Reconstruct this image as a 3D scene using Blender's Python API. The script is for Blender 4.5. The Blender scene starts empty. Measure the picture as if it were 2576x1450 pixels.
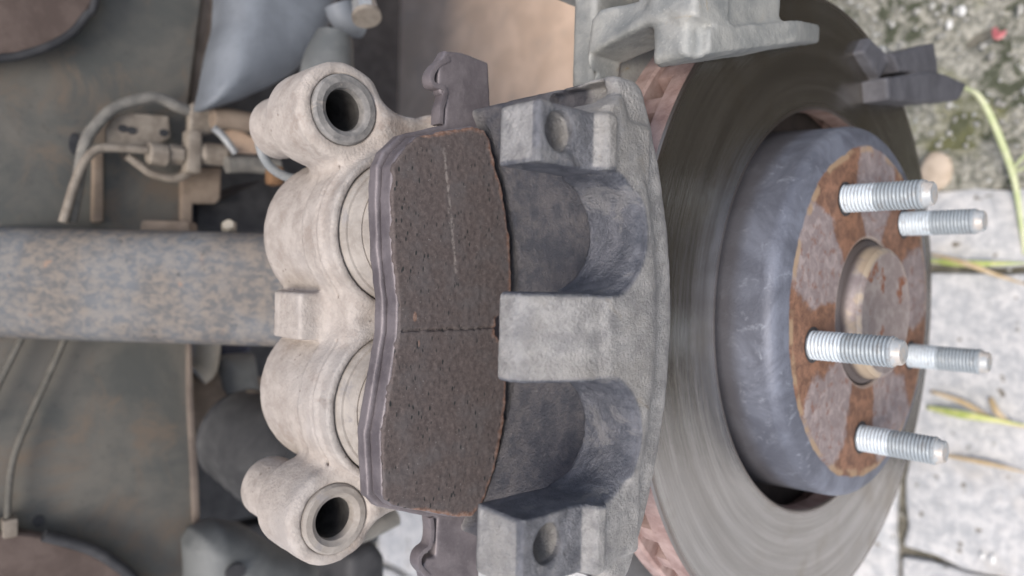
import bpy, bmesh, math, random
import numpy as np
from mathutils import Matrix, Vector

random.seed(7); np.random.seed(7)
S = bpy.context.scene
COL = S.collection

# ------------------------------------------------------------------ camera
# World: X = wheel axis (outboard +), Y = along the car, Z = up, origin = hub face centre.
CR = Matrix(((0.6765, -0.0275, 0.7359), (0.0274, 0.9996, 0.0122), (-0.7359, 0.0119, 0.6770)))
CC = Vector((0.1376, 0.0107, 0.3485)); FP = 1854.58
cam = bpy.data.cameras.new('camera'); cam.sensor_width = 36; cam.lens = FP / 2576 * 36
cam.clip_start = 0.01; cam.clip_end = 200
cam.dof.use_dof = True; cam.dof.focus_distance = 0.240; cam.dof.aperture_fstop = 8.2
camo = bpy.data.objects.new('camera', cam); COL.objects.link(camo)
m4 = CR.to_4x4(); m4.translation = CC; camo.matrix_world = m4
S.camera = camo

# ------------------------------------------------------------------ sky and sun (bright shade / overcast)
SUN_EL, SUN_AZ = math.radians(60), math.radians(-22)      # azimuth from +X towards +Y
W = bpy.data.worlds.new('World'); S.world = W; W.use_nodes = True
wn = W.node_tree.nodes; wl = W.node_tree.links
bg = wn['Background']; sky = wn.new('ShaderNodeTexSky'); sky.sky_type = 'NISHITA'; sky.sun_disc = False
sky.sun_elevation = SUN_EL; sky.sun_rotation = math.pi / 2 - SUN_AZ
sky.dust_density = 3.0; sky.air_density = 1.0; sky.ozone_density = 1.0
wl.new(sky.outputs[0], bg.inputs[0]); bg.inputs[1].default_value = 0.10
sun = bpy.data.lights.new('sun', 'SUN'); sun.energy = 1.5; sun.angle = math.radians(28); sun.color = (1, 0.93, 0.84)
suno = bpy.data.objects.new('sun', sun); COL.objects.link(suno)
sd = Vector((math.cos(SUN_EL) * math.cos(SUN_AZ), math.cos(SUN_EL) * math.sin(SUN_AZ), math.sin(SUN_EL)))
suno.rotation_euler = sd.to_track_quat('Z', 'Y').to_euler()
S.view_settings.view_transform = 'Standard'; S.view_settings.look = 'None'
S.view_settings.exposure = 0.9; S.view_settings.gamma = 1
S.view_settings.use_curve_mapping = False
GZ = -0.34                                                   # ground level

# ------------------------------------------------------------------ helpers: surveying points of the photograph on real planes
def ray(u, v): return CR @ Vector(((u - 1288) / FP, -(v - 725) / FP, -1))
def onX(u, v, X): d = ray(u, v); return CC + d * ((X - CC.x) / d.x)
def onY(u, v, Y): d = ray(u, v); return CC + d * ((Y - CC.y) / d.y)
def onZ(u, v, Z): d = ray(u, v); return CC + d * ((Z - CC.z) / d.z)

# ------------------------------------------------------------------ materials
class NT:
    def __init__(s, name):
        s.m = bpy.data.materials.new(name); s.m.use_nodes = True
        s.t = s.m.node_tree; s.n = s.t.nodes; s.l = s.t.links
        s.b = s.n['Principled BSDF']; s.tc = s.n.new('ShaderNodeTexCoord')
        s.co = s.tc.outputs['Object']
    def noise(s, scale, detail=6, rough=0.6, dist=0.0, co=None):
        n = s.n.new('ShaderNodeTexNoise'); n.inputs['Scale'].default_value = scale
        n.inputs['Detail'].default_value = min(detail, 5); n.inputs['Roughness'].default_value = rough
        n.inputs['Distortion'].default_value = dist
        s.l.new(co or s.co, n.inputs['Vector']); return n.outputs[0]
    def voro(s, scale, feat='F1', co=None):
        n = s.n.new('ShaderNodeTexVoronoi'); n.inputs['Scale'].default_value = scale; n.feature = feat
        s.l.new(co or s.co, n.inputs['Vector']); return n.outputs['Distance']
    def ramp(s, x, a, b, va=0.0, vb=1.0):
        n = s.n.new('ShaderNodeMapRange'); n.interpolation_type = 'SMOOTHSTEP'
        s.l.new(x, n.inputs[0])
        for i, q in enumerate((a, b, va, vb)): n.inputs[i + 1].default_value = q
        return n.outputs[0]
    def math(s, op, a, b=None):
        n = s.n.new('ShaderNodeMath'); n.operation = op
        for i, q in enumerate((a, b)):
            if q is None: continue
            if isinstance(q, (int, float)): n.inputs[i].default_value = q
            else: s.l.new(q, n.inputs[i])
        return n.outputs[0]
    def mix(s, f, a, b):
        n = s.n.new('ShaderNodeMix'); n.data_type = 'RGBA'
        if isinstance(f, (int, float)): n.inputs[0].default_value = f
        else: s.l.new(f, n.inputs[0])
        for i, q in ((6, a), (7, b)):
            if isinstance(q, tuple): n.inputs[i].default_value = q + (1,)
            else: s.l.new(q, n.inputs[i])
        return n.outputs[2]
    def sep(s):
        n = s.n.new('ShaderNodeSeparateXYZ'); s.l.new(s.co, n.inputs[0]); return n.outputs
    def comb(s, x, y, z):
        n = s.n.new('ShaderNodeCombineXYZ')
        for i, q in enumerate((x, y, z)):
            if isinstance(q, (int, float)): n.inputs[i].default_value = q
            else: s.l.new(q, n.inputs[i])
        return n.outputs[0]
    def attr(s, name):
        n = s.n.new('ShaderNodeAttribute'); n.attribute_name = name; return n.outputs['Fac']
    def normal_z(s):
        g = s.n.new('ShaderNodeNewGeometry'); n = s.n.new('ShaderNodeSeparateXYZ'); s.l.new(g.outputs['Normal'], n.inputs[0]); return n.outputs[2]
    def point(s):
        g = s.n.new('ShaderNodeNewGeometry'); return g.outputs['Pointiness']
    def out(s, col, rough=0.6, metal=0.0, bumps=(), spec=0.5):
        def put(k, q):
            if isinstance(q, (int, float)): s.b.inputs[k].default_value = q
            elif isinstance(q, tuple): s.b.inputs[k].default_value = q + (1,)
            else: s.l.new(q, s.b.inputs[k])
        put('Base Color', col); put('Roughness', rough); put('Metallic', metal); put('Specular IOR Level', spec)
        prev = None
        for h, st, dist in bumps:
            n = s.n.new('ShaderNodeBump'); n.inputs['Strength'].default_value = st; n.inputs['Distance'].default_value = dist
            s.l.new(h, n.inputs['Height'])
            if prev: s.l.new(prev, n.inputs['Normal'])
            prev = n.outputs[0]
        if prev: s.l.new(prev, s.b.inputs['Normal'])
        return s.m

def mat_caliper():
    t = NT('caliper_cast_iron'); x, y, z = t.sep()[0:3]
    big = t.noise(28, 6); mid = t.noise(140, 8, .7); fine = t.noise(1000, 5, .75); grain = t.voro(900)
    iron = t.mix(t.ramp(mid, .36, .66), (.29, .283, .28), (.47, .455, .44))
    iron = t.mix(t.ramp(big, .48, .68, 0, .7), iron, (.36, .34, .315))
    iron = t.mix(t.ramp(fine, .38, .20, 0, .6), iron, (.11, .105, .105))
    iron = t.mix(t.ramp(fine, .60, .76, 0, .6), iron, (.60, .595, .59))
    iron = t.mix(t.ramp(t.noise(60, 6, .7, 1.0), .60, .72, 0, .55), iron, (.32, .27, .205))
    mach = t.mix(t.ramp(mid, .35, .68), (.10, .107, .128), (.20, .205, .23))
    mach = t.mix(t.ramp(t.noise(70, 7, .7, .8), .52, .62, 0, .6), mach, (.28, .275, .275))
    mach = t.mix(t.ramp(fine, .60, .78, 0, .5), mach, (.36, .36, .37))
    am = t.attr('machined')
    iron = t.mix(am, iron, mach)
    dust = t.mix(t.ramp(mid, .3, .7), (.345, .302, .27), (.475, .427, .387))
    dust = t.mix(t.ramp(t.noise(45, 9, .75), .54, .70, 0, .85), dust, (.31, .258, .222))
    dust = t.mix(t.ramp(t.noise(16, 4), .50, .70, 0, .6), dust, (.42, .39, .37))
    dust = t.mix(t.ramp(fine, .34, .16, 0, .6), dust, (.25, .21, .18))
    spk = t.math('MULTIPLY', t.ramp(t.voro(260), .10, .17, 1, 0), t.ramp(t.noise(35, 4), .55, .62))
    dust = t.mix(t.math('MULTIPLY', spk, .8), dust, (.16, .13, .11))
    dust = t.mix(t.ramp(t.noise(24, 5, .6, .5), .63, .70, 0, .75), dust, (.27, .22, .19))
    dust = t.mix(t.ramp(fine, .66, .84, 0, .35), dust, (.58, .535, .49))
    xx = t.math('ADD', x, t.math('MULTIPLY', t.math('SUBTRACT', big, .5), .03))
    f = t.ramp(xx, -.098, -.074, 0, 1)
    col = t.mix(f, dust, iron)
    floor_tone = t.math('MULTIPLY', t.ramp(x, -.078, -.064), t.ramp(x, -.022, -.017, 1, 0))  # darker tone on the bridge floor between pad and outboard wall
    col = t.mix(t.math('MULTIPLY', floor_tone, .9), col, t.mix(t.ramp(mid, .35, .7), (.052, .057, .074), (.115, .108, .116)))
    col = t.mix(t.ramp(t.point(), .54, .62, 0, .5), col, t.mix(f, (.56, .50, .45), (.46, .45, .44)))  # paler edges: wear, with a highlight painted in
    ro = t.mix(am, (.44, .44, .44), (.40, .40, .40))
    n = t.n.new('ShaderNodeRGBToBW'); t.l.new(t.mix(f, (.92, .92, .92), ro), n.inputs[0])
    return t.out(col, n.outputs[0], t.ramp(f, 0, 1, 0, .45), [(mid, .3, .002), (t.math('MULTIPLY', fine, t.ramp(f, 0, 1, .28, 1.0)), .75, .0012), (grain, .2, .0007)])
def mat_simple(name, cols, scale, rough=.7, metal=0., fine=800, bump=.25, lo=.35, hi=.65, spec=.5, extra=None, exf=(.6, .7), exs=60):
    t = NT(name); a = t.noise(scale, 7, .62, .3); b = t.noise(fine, 4, .65)
    c = t.mix(t.ramp(a, lo, hi), cols[0], cols[1])
    c = t.mix(t.ramp(b, .55, .8, 0, .5), c, cols[2] if len(cols) > 2 else cols[1])
    if extra: c = t.mix(t.ramp(t.noise(exs, 8, .7, .6), exf[0], exf[1]), c, extra)
    return t.out(c, rough, metal, [(a, bump, .0015), (b, bump, .0006)], spec)
def mat_friction():
    t = NT('friction_compound'); b = t.noise(700, 5, .7); a = t.noise(90, 6)
    st = t.n.new('ShaderNodeMapping'); st.inputs['Scale'].default_value = (1, .6, 1.5); t.l.new(t.co, st.inputs['Vector'])
    pits = t.math('ADD', t.voro(420, co=st.outputs[0]), t.math('MULTIPLY', t.math('SUBTRACT', t.noise(300, 3), .5), .55)); pm = t.noise(55, 4, .6)
    c = t.mix(t.ramp(b, .35, .7), (.088, .071, .067), (.132, .107, .100))
    c = t.mix(t.ramp(a, .45, .7, 0, .6), c, (.115, .105, .105))
    c = t.mix(t.ramp(t.noise(1100, 3), .66, .74, 0, .6), c, (.30, .28, .265))
    pit = t.math('MULTIPLY', t.ramp(pits, .10, .24, 1, 0), t.ramp(pm, .36, .56))
    c = t.mix(t.math('MULTIPLY', pit, .95), c, (.02, .024, .024))
    r = t.math('ADD', t.attr('rust'), t.math('MULTIPLY', t.math('SUBTRACT', t.noise(170, 6, .7), .5), 1.5))
    c = t.mix(t.ramp(r, .76, 1.25, 0, .62), c, t.mix(t.ramp(b, .4, .65), (.22, .105, .062), (.36, .24, .185)))
    # chalky scratch curving across the face
    x, y, z = t.sep()[0:3]
    yy = t.math('SUBTRACT', y, .030); cz = t.math('ADD', .1955, t.math('MULTIPLY', t.math('SUBTRACT', .02, yy), -.16))
    cz = t.math('ADD', cz, t.math('MULTIPLY', t.math('SUBTRACT', t.noise(220, 3), .5), .003))
    d = t.math('ABSOLUTE', t.math('SUBTRACT', z, cz))
    sc = t.math('MULTIPLY', t.ramp(d, .0002, .0009, 1, 0), t.math('MULTIPLY', t.ramp(y, .008, .016), t.ramp(y, .05, .057, 1, 0)))
    sc = t.math('MULTIPLY', sc, t.ramp(t.noise(500, 4, .7), .40, .58))
    c = t.mix(t.math('MULTIPLY', sc, .5), c, (.36, .32, .29))
    return t.out(c, .85, .0, [(pit, -.8, .0015), (b, .3, .0009), (a, .2, .002)], .35)
def polar(t):
    x, y, z = t.sep()[0:3]
    r = t.math('SQRT', t.math('ADD', t.math('MULTIPLY', y, y), t.math('MULTIPLY', z, z)))
    return x, y, z, r, t.math('ARCTAN2', z, y)
def mat_discface():
    t = NT('worn_disc_steel'); x, y, z, r, th = polar(t)
    n1 = t.noise(1, 5, .75, co=t.comb(t.math('MULTIPLY', r, 900), t.math('MULTIPLY', y, 5), t.math('MULTIPLY', z, 5)))
    n2 = t.noise(1, 3, .6, co=t.comb(t.math('MULTIPLY', r, 170), t.math('MULTIPLY', y, 9), t.math('MULTIPLY', z, 9)))
    mott = t.noise(30, 6, .6); sp = t.noise(420, 5, .7)
    c = t.mix(t.ramp(n2, .3, .7), (.37, .355, .33), (.53, .515, .49))
    c = t.mix(t.ramp(n1, .35, .7, 0, .45), c, (.34, .32, .295))
    c = t.mix(t.ramp(mott, .48, .70, 0, .7), c, (.33, .295, .24))
    c = t.mix(t.ramp(sp, .62, .75, 0, .35), c, (.20, .18, .16))
    edge = t.math('ADD', t.ramp(r, .1425, .1455), t.ramp(r, .0945, .0975, 1, 0))
    c = t.mix(t.math('MULTIPLY', edge, .5), c, (.20, .145, .125))
    return t.out(c, t.math('ADD', t.ramp(mott, .3, .7, .15, .24), t.math('MULTIPLY', edge, .2)), .98, [(n1, .28, .0005), (n2, .14, .0012)])
def mat_hat():
    t = NT('hat_blued_iron'); x, y, z, r, th = polar(t)
    a = t.noise(45, 7, .65, .8); b = t.noise(160, 7, .7, .5); f = t.noise(900, 3)
    side = t.mix(t.ramp(a, .35, .68), (.105, .112, .140), (.185, .200, .245))
    side = t.mix(t.ramp(b, .55, .75, 0, .65), side, (.33, .355, .41))
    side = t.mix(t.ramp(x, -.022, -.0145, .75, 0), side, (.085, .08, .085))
    rust = t.mix(t.ramp(b, .36, .64), (.14, .075, .05), (.275, .145, .092))
    rust = t.mix(t.ramp(f, .55, .72, 0, .8), rust, (.075, .045, .035))
    grey = t.mix(t.ramp(b, .4, .7), (.22, .18, .178), (.35, .295, .285))
    grey = t.mix(t.ramp(t.noise(220, 6, .7), .54, .64, 0, .75), grey, (.20, .10, .07))
    # bare patches left between the studs by the wheel's five-lobed mounting face
    wob = t.math('MULTIPLY', t.math('SUBTRACT', t.noise(48, 7, .68), .5), 1.7)
    lob = t.math('ADD', t.math('COSINE', t.math('MULTIPLY', t.math('SUBTRACT', th, .539), 5)), wob)
    rr = t.math('MULTIPLY', t.math('ABSOLUTE', t.math('SUBTRACT', r, .056)), 26)
    lob = t.math('ADD', lob, rr)
    face = t.mix(t.ramp(lob, .10, .42), grey, rust)
    rim = t.math('MULTIPLY', t.ramp(t.math('ADD', r, t.math('MULTIPLY', wob, .004)), .0715, .0735), .8)
    face = t.mix(t.math('MULTIPLY', rim, t.ramp(t.noise(70, 4, .6), .42, .56)), face, (.36, .255, .16))
    face = t.mix(t.math('MULTIPLY', t.ramp(r, .0355, .034), .7), face, (.42, .36, .32))
    onface = t.math('MULTIPLY', t.ramp(x, -.0022, -.0008), t.ramp(t.math('ADD', r, t.math('MULTIPLY', wob, .003)), .0745, .0757, 1, 0))
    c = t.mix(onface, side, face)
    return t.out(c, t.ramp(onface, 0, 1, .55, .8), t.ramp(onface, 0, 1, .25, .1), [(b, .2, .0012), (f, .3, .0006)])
def mat_hubcap():
    t = NT('hub_end_steel'); x, y, z, r, th = polar(t); b = t.noise(110, 7, .7)
    c = t.mix(t.ramp(b, .4, .65), (.30, .25, .24), (.42, .37, .35))
    c = t.mix(t.ramp(t.noise(75, 5, .6), .58, .64, 0, .9), c, (.27, .10, .045))
    c = t.mix(t.math('MULTIPLY', t.ramp(r, .026, .0285), t.ramp(t.noise(60, 3), .42, .55)), c, (.52, .42, .31))
    c = t.mix(t.ramp(x, .0045, .001), c, (.12, .10, .095))
    return t.out(c, .55, .45, [(b, .2, .001)])
def mat_stud():
    t = NT('zinc_stud'); x, y, z = t.sep()[0:3]; b = t.noise(300, 5, .7); a = t.noise(120, 5)
    xx = t.math('ADD', x, t.math('MULTIPLY', t.math('SUBTRACT', a, .5), .001))
    c = t.mix(t.ramp(xx, .0132, .0140), (.66, .735, .79), (.34, .385, .415))
    c = t.mix(t.ramp(x, .0310, .0325), c, t.mix(t.ramp(a, .45, .55), (.42, .44, .45), (.50, .46, .42)))
    c = t.mix(t.ramp(b, .52, .70, 0, .65), c, (.24, .225, .21))
    c = t.mix(t.ramp(t.attr('groove'), .35, .95, 0, .55), c, (.15, .16, .17))
    return t.out(c, .45, .12, [(b, .2, .0004)])
def mat_strut():
    t = NT('scabby_strut_paint'); m = t.n.new('ShaderNodeMapping'); m.inputs['Scale'].default_value = (1, 1.3, .8); t.l.new(t.co, m.inputs['Vector'])
    a = t.noise(210, 8, .68, .3, m.outputs[0]); b = t.noise(420, 5, .7); g = t.noise(22, 3)
    c = t.mix(t.ramp(a, .38, .64), (.105, .106, .11), (.205, .178, .154))
    c = t.mix(t.ramp(g, .42, .62, 0, .85), c, t.mix(t.ramp(a, .4, .6), (.13, .142, .16), (.20, .195, .19)))
    c = t.mix(t.ramp(t.noise(170, 6, .7, .5), .62, .68, 0, .85), c, (.055, .058, .062))
    c = t.mix(t.ramp(t.noise(95, 6, .7), .64, .7, 0, .5), c, (.34, .19, .12))
    return t.out(c, .7, .0, [(a, .4, .002), (b, .3, .0008)])
def mat_concrete():
    t = NT('paving_concrete'); a = t.noise(14, 7, .6); b = t.noise(110, 7, .68); f = t.noise(700, 4, .7); v = t.noise(85, 2, .4)
    c = t.mix(t.ramp(b, .35, .68), (.45, .46, .47), (.68, .67, .66))
    c = t.mix(t.ramp(a, .5, .72, 0, .6), c, (.55, .51, .46))
    c = t.mix(t.ramp(v, .665, .72, 0, .9), c, (.15, .125, .09))
    c = t.mix(t.ramp(f, .6, .8, 0, .5), c, (.3, .3, .31))
    return t.out(c, .9, 0, [(b, .5, .004), (f, .5, .001)], .25)
def mat_moss():
    t = NT('mossy_rough_concrete'); a = t.noise(40, 8, .68, .6); b = t.noise(190, 7, .7); f = t.noise(800, 4, .7); g = t.noise(16, 5, .6)
    c = t.mix(t.ramp(b, .38, .64), (.20, .20, .17), (.52, .50, .43))
    c = t.mix(t.ramp(a, .50, .60, 0, .92), c, (.075, .085, .052))
    c = t.mix(t.ramp(g, .50, .64, 0, .55), c, (.26, .26, .115))
    c = t.mix(t.ramp(t.noise(150, 4, .6), .64, .70), c, (.60, .61, .60))
    return t.out(c, .9, 0, [(a, .7, .008), (b, .8, .004), (f, .5, .001)], .25)
def mat_leaf(name, c1, c2):
    t = NT(name); a = t.noise(60, 5)
    return t.out(t.mix(t.ramp(a, .4, .62), c1, c2), .6)

M = {
 'caliper': mat_caliper(), 'friction': mat_friction(), 'disc': mat_discface(), 'hat': mat_hat(), 'cap': mat_hubcap(), 'stud': mat_stud(),
 'plate': mat_simple('pad_backing_steel', [(.135, .118, .126), (.215, .19, .198), (.30, .275, .27)], 70, .55, .35, extra=(.25, .15, .11), exf=(.68, .76)),
 'gap_shade': mat_simple('gap_shade_black', [(.022, .018, .017), (.04, .03, .028), (.05, .04, .035)], 75, .95),  # near-black: shade of the disc gap put into the colour
 'rust': mat_simple('rusted_disc_edge', [(.27, .178, .162), (.43, .315, .29), (.16, .10, .092)], 75, .9, 0, 520, .5),
 'bore': mat_simple('bore_rubber', [(.17, .165, .16), (.29, .275, .26), (.40, .37, .34)], 160, .75, .1, extra=(.42, .37, .32), exf=(.56, .68)),
 'sleeve': mat_simple('bore_shade', [(.05, .048, .046), (.09, .085, .08), (.12, .11, .10)], 160, .5, .3),
 'boot': mat_simple('dusty_boot', [(.28, .25, .222), (.385, .35, .315), (.47, .445, .41)], 110, .85, 0, extra=(.28, .26, .25), exf=(.56, .68), exs=80),
 'piston': mat_simple('piston_steel', [(.44, .43, .41), (.58, .56, .53), (.30, .30, .31)], 120, .4, .5),
 'bracket': mat_simple('bracket_iron', [(.24, .25, .245), (.37, .37, .35), (.52, .52, .49)], 60, .6, .2, 700, .45, extra=(.34, .28, .19), exf=(.62, .74)),
 'bracket_dark': mat_simple('bracket_pad_steel', [(.07, .07, .08), (.105, .105, .118), (.15, .15, .16)], 60, .7, .0),
 'wall': mat_simple('frame_grey_paint', [(.085, .088, .083), (.145, .136, .119), (.054, .054, .05)], 20, .75, 0, 240, .2, extra=(.155, .125, .098), exf=(.48, .68), exs=26),
 'brown': mat_simple('liner_brown_felt', [(.095, .070, .061), (.135, .102, .089), (.085, .065, .058)], 60, .95, 0, 500, .3),
 'tan': mat_simple('dusty_liner_plastic', [(.60, .44, .33), (.72, .54, .415), (.56, .45, .37)], 26, .9, 0, 260, .1, extra=(.52, .40, .32), exf=(.5, .75), exs=22),
 'edge': mat_simple('frame_edge_dirt', [(.13, .105, .09), (.19, .155, .13), (.11, .09, .08)], 50, .85),
 'pipe': mat_simple('dull_pipe', [(.095, .09, .078), (.14, .13, .112), (.08, .075, .068)], 130, .7),
 'flange': mat_simple('frame_flange_dirt', [(.20, .155, .12), (.30, .24, .19), (.16, .13, .11)], 50, .85),
 'arm': mat_simple('arm_grey_paint', [(.135, .15, .172), (.19, .21, .238), (.11, .12, .14)], 26, .6, 0, 260, .1),
 'hose': mat_simple('hose_rubber', [(.14, .135, .125), (.22, .21, .19), (.10, .10, .10)], 130, .8),
 'fitting': mat_simple('dirty_fitting', [(.20, .17, .14), (.29, .255, .215), (.15, .13, .115)], 140, .75, .1),
 'dark': mat_simple('dark_rubber', [(.025, .026, .03), (.05, .05, .054), (.07, .07, .07)], 70, .7),
 'navy': mat_simple('navy_plastic', [(.02, .03, .06), (.035, .045, .085), (.05, .05, .06)], 90, .6),
 'bootdark': mat_simple('driveshaft_boot_rubber', [(.036, .037, .04), (.065, .066, .068), (.055, .05, .047)], 40, .65),
 'underarm': mat_simple('lower_arm_paint', [(.11, .118, .12), (.16, .168, .168), (.09, .09, .09)], 40, .65),
 'silver': mat_simple('zinc_bright', [(.30, .31, .32), (.45, .46, .46), (.25, .25, .25)], 160, .5, .5),
 'white': mat_simple('pale_hose', [(.22, .235, .245), (.32, .33, .33), (.15, .165, .19)], 140, .7),
 'cream': mat_simple('cream_plastic', [(.44, .40, .33), (.55, .5, .42), (.4, .36, .3)], 60, .7),
 'orange': mat_simple('orange_rust', [(.13, .07, .035), (.20, .11, .055), (.10, .06, .035)], 90, .8),
 'strut': mat_strut(), 'concrete': mat_concrete(), 'moss': mat_moss(),
 'reflection_strip': mat_simple('reflection_strip_dark', [(.022, .019, .013), (.040, .034, .023), (.05, .046, .035)], 30, .9, 0, 600, .6),
 'soil': mat_simple('joint_soil', [(.10, .095, .075), (.20, .185, .15), (.13, .14, .08)], 90, .95, 0, 600, .7),
 'stem': mat_leaf('pale_stem', (.48, .54, .28), (.60, .62, .40)), 'grass': mat_leaf('weed_green', (.38, .46, .12), (.60, .60, .26)),
 'straw': mat_leaf('dry_straw', (.48, .36, .20), (.62, .50, .34)), 'petal': mat_leaf('pink_petal', (.55, .16, .17), (.66, .28, .28)),
 'pebble': mat_simple('tan_pebble', [(.46, .37, .28), (.58, .48, .38), (.5, .45, .4)], 90, .85),
 'grit': mat_simple('grit_stone', [(.30, .29, .26), (.55, .54, .50), (.2, .2, .18)], 60, .8),
 'chip': mat_simple('pale_chip', [(.62, .62, .60), (.75, .75, .73), (.5, .5, .5)], 90, .7),
 'shield': mat_simple('dust_shield_steel', [(.12, .12, .125), (.18, .18, .185), (.1, .1, .1)], 50, .7),
}

# ------------------------------------------------------------------ mesh helpers
def tag(o, label=None, cat=None, group=None, kind=None):
    for k, v in (('label', label), ('category', cat), ('group', group), ('kind', kind)):
        if v: o[k] = v
    return o
def empty(name, loc=(0, 0, 0)):
    o = bpy.data.objects.new(name, None); o.empty_display_size = .02; o.location = loc; COL.objects.link(o); return o
def link(name, me, mat, parent=None, smooth=True):
    if mat and not me.materials: me.materials.append(M[mat])
    if smooth: me.polygons.foreach_set('use_smooth', [True] * len(me.polygons))
    o = bpy.data.objects.new(name, me); COL.objects.link(o)
    if parent:
        o.parent = parent; o.matrix_parent_inverse = Matrix.Translation(-parent.location)
    return o
def raw(name, V, F):
    me = bpy.data.meshes.new(name); me.from_pydata([tuple(v) for v in V], [], [tuple(f) for f in F]); me.validate(); me.update(); return me
def autosharp(me, ang=35):
    me.polygons.foreach_set('use_smooth', [True] * len(me.polygons)); me.set_sharp_from_angle(angle=math.radians(ang)); return me
def bev(bm, w, seg=2):
    bmesh.ops.bevel(bm, geom=[e for e in bm.edges if e.is_manifold and e.calc_face_angle(0) > .4], offset=w, segments=seg, profile=.6, affect='EDGES', clamp_overlap=True)
def fin(bm, name):
    bmesh.ops.recalc_face_normals(bm, faces=bm.faces); me = bpy.data.meshes.new(name); bm.to_mesh(me); bm.free(); return autosharp(me)
def box(name, c, size, mat, parent=None, b=.003, rot=None):
    bm = bmesh.new(); bmesh.ops.create_cube(bm, size=1)
    for v in bm.verts: v.co = Vector((v.co.x * size[0], v.co.y * size[1], v.co.z * size[2]))
    bev(bm, b)
    R = rot.to_matrix() if rot is not None and hasattr(rot, 'to_matrix') else (rot or Matrix.Identity(3))
    for v in bm.verts: v.co = R @ v.co + Vector(c)
    return link(name, fin(bm, name), mat, parent, False)
def lathe(name, prof, mat, parent=None, n=96, cy=0, cz=0, ax=None, org=None, closed=True, link_it=True):
    """prof: list of (x, r) revolved about the X axis through (cy, cz); or about axis ax from org."""
    V = []; F = []; k = len(prof)
    for i in range(n):
        a = 2 * math.pi * i / n
        for x, r in prof: V.append(Vector((x, r * math.cos(a), r * math.sin(a))))
    for i in range(n):
        j = (i + 1) % n
        for q in range(k - 1): F.append((i * k + q, i * k + q + 1, j * k + q + 1, j * k + q))
        if closed: F.append((i * k + k - 1, i * k, j * k, j * k + k - 1))
    if ax is not None:
        R = Vector((1, 0, 0)).rotation_difference(Vector(ax).normalized()).to_matrix()
        V = [R @ v + Vector(org) for v in V]
    else: V = [v + Vector((0, cy, cz)) for v in V]
    bm = bmesh.new(); vs = [bm.verts.new(v) for v in V]
    for f in F:
        try: bm.faces.new([vs[i] for i in f])
        except ValueError: pass
    bmesh.ops.remove_doubles(bm, verts=bm.verts, dist=1e-6)
    me = fin(bm, name); autosharp(me, 32)
    return link(name, me, mat, parent, False) if link_it else me
def cr(pts, seg=8):
    P = [Vector(p) for p in pts]; P = [P[0] * 2 - P[1]] + P + [P[-1] * 2 - P[-2]]; o = []
    for i in range(1, len(P) - 2):
        for s in range(seg):
            t = s / seg; a, b, c, d = P[i - 1:i + 3]
            o.append(.5 * ((2 * b) + (c - a) * t + (2 * a - 5 * b + 4 * c - d) * t * t + (3 * b - a - 3 * c + d) * t ** 3))
    o.append(P[-2]); return o
def tube_mesh(name, pts, r, n=14, seg=8, rib=0, flat=1.0, taper=None):
    C = cr(pts, seg) if seg > 1 else [Vector(p) for p in pts]
    V = []; F = []; up = Vector((.3, .5, .8)).normalized(); L = 0
    for i, p in enumerate(C):
        t = (C[min(i + 1, len(C) - 1)] - C[max(i - 1, 0)]).normalized()
        a = t.cross(up).normalized(); b = t.cross(a).normalized()
        rr = r * (1 + (rib if i % 2 else 0))
        if taper: rr *= taper(i / (len(C) - 1))
        for k in range(n):
            an = 2 * math.pi * k / n; V.append(p + a * math.cos(an) * rr + b * math.sin(an) * rr * flat)
    for i in range(len(C) - 1):
        for k in range(n): F.append((i * n + k, i * n + (k + 1) % n, (i + 1) * n + (k + 1) % n, (i + 1) * n + k))
    F.append(tuple(range(n))[::-1]); F.append(tuple((len(C) - 1) * n + k for k in range(n)))
    return raw(name, V, F)
def tube(name, pts, r, mat, parent=None, **k): return link(name, autosharp(tube_mesh(name, pts, r, **k), 50), mat, parent, False)
def plate(name, poly, thick, mat, parent=None, b=.003, seg=3, direction=(-1, 0, 0)):
    """solid slab: polygon of world points, given thickness along direction, bevelled"""
    bm = bmesh.new(); d = Vector(direction) * thick
    a = [bm.verts.new(p) for p in poly]; c = [bm.verts.new(Vector(p) + d) for p in poly]; n = len(poly)
    bm.faces.new(a); bm.faces.new(c[::-1])
    for i in range(n): bm.faces.new((a[i], c[i], c[(i + 1) % n], a[(i + 1) % n]))
    bmesh.ops.recalc_face_normals(bm, faces=bm.faces); bev(bm, b, seg)
    bmesh.ops.triangulate(bm, faces=[f for f in bm.faces if len(f.verts) > 4])
    return link(name, fin(bm, name), mat, parent, False)

# ------------------------------------------------------------------ signed distance modelling (castings with fillets); units mm
def smin(a, b, k=6.):
    h = np.maximum(k - np.abs(a - b), 0) / k; return np.minimum(a, b) - h * h * k * .25
def smax(a, b, k=3.): return -smin(-a, -b, k)
def sbox(x, y, z, c, h, r=2.):
    qx = np.abs(x - c[0]) - h[0] + r; qy = np.abs(y - c[1]) - h[1] + r; qz = np.abs(z - c[2]) - h[2] + r
    return np.sqrt(np.maximum(qx, 0) ** 2 + np.maximum(qy, 0) ** 2 + np.maximum(qz, 0) ** 2) + np.minimum(np.maximum(qx, np.maximum(qy, qz)), 0) - r
def bb(x, y, z, x0, x1, y0, y1, z0, z1, r=2.): return sbox(x, y, z, ((x0 + x1) / 2, (y0 + y1) / 2, (z0 + z1) / 2), ((x1 - x0) / 2, (y1 - y0) / 2, (z1 - z0) / 2), r)
def scyl(x, y, z, cy, cz, R, x0, x1, r=2.):
    q = np.sqrt((y - cy) ** 2 + (z - cz) ** 2) - R + r; p = np.abs(x - (x0 + x1) / 2) - (x1 - x0) / 2 + r
    return np.sqrt(np.maximum(q, 0) ** 2 + np.maximum(p, 0) ** 2) + np.minimum(np.maximum(q, p), 0) - r
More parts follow.
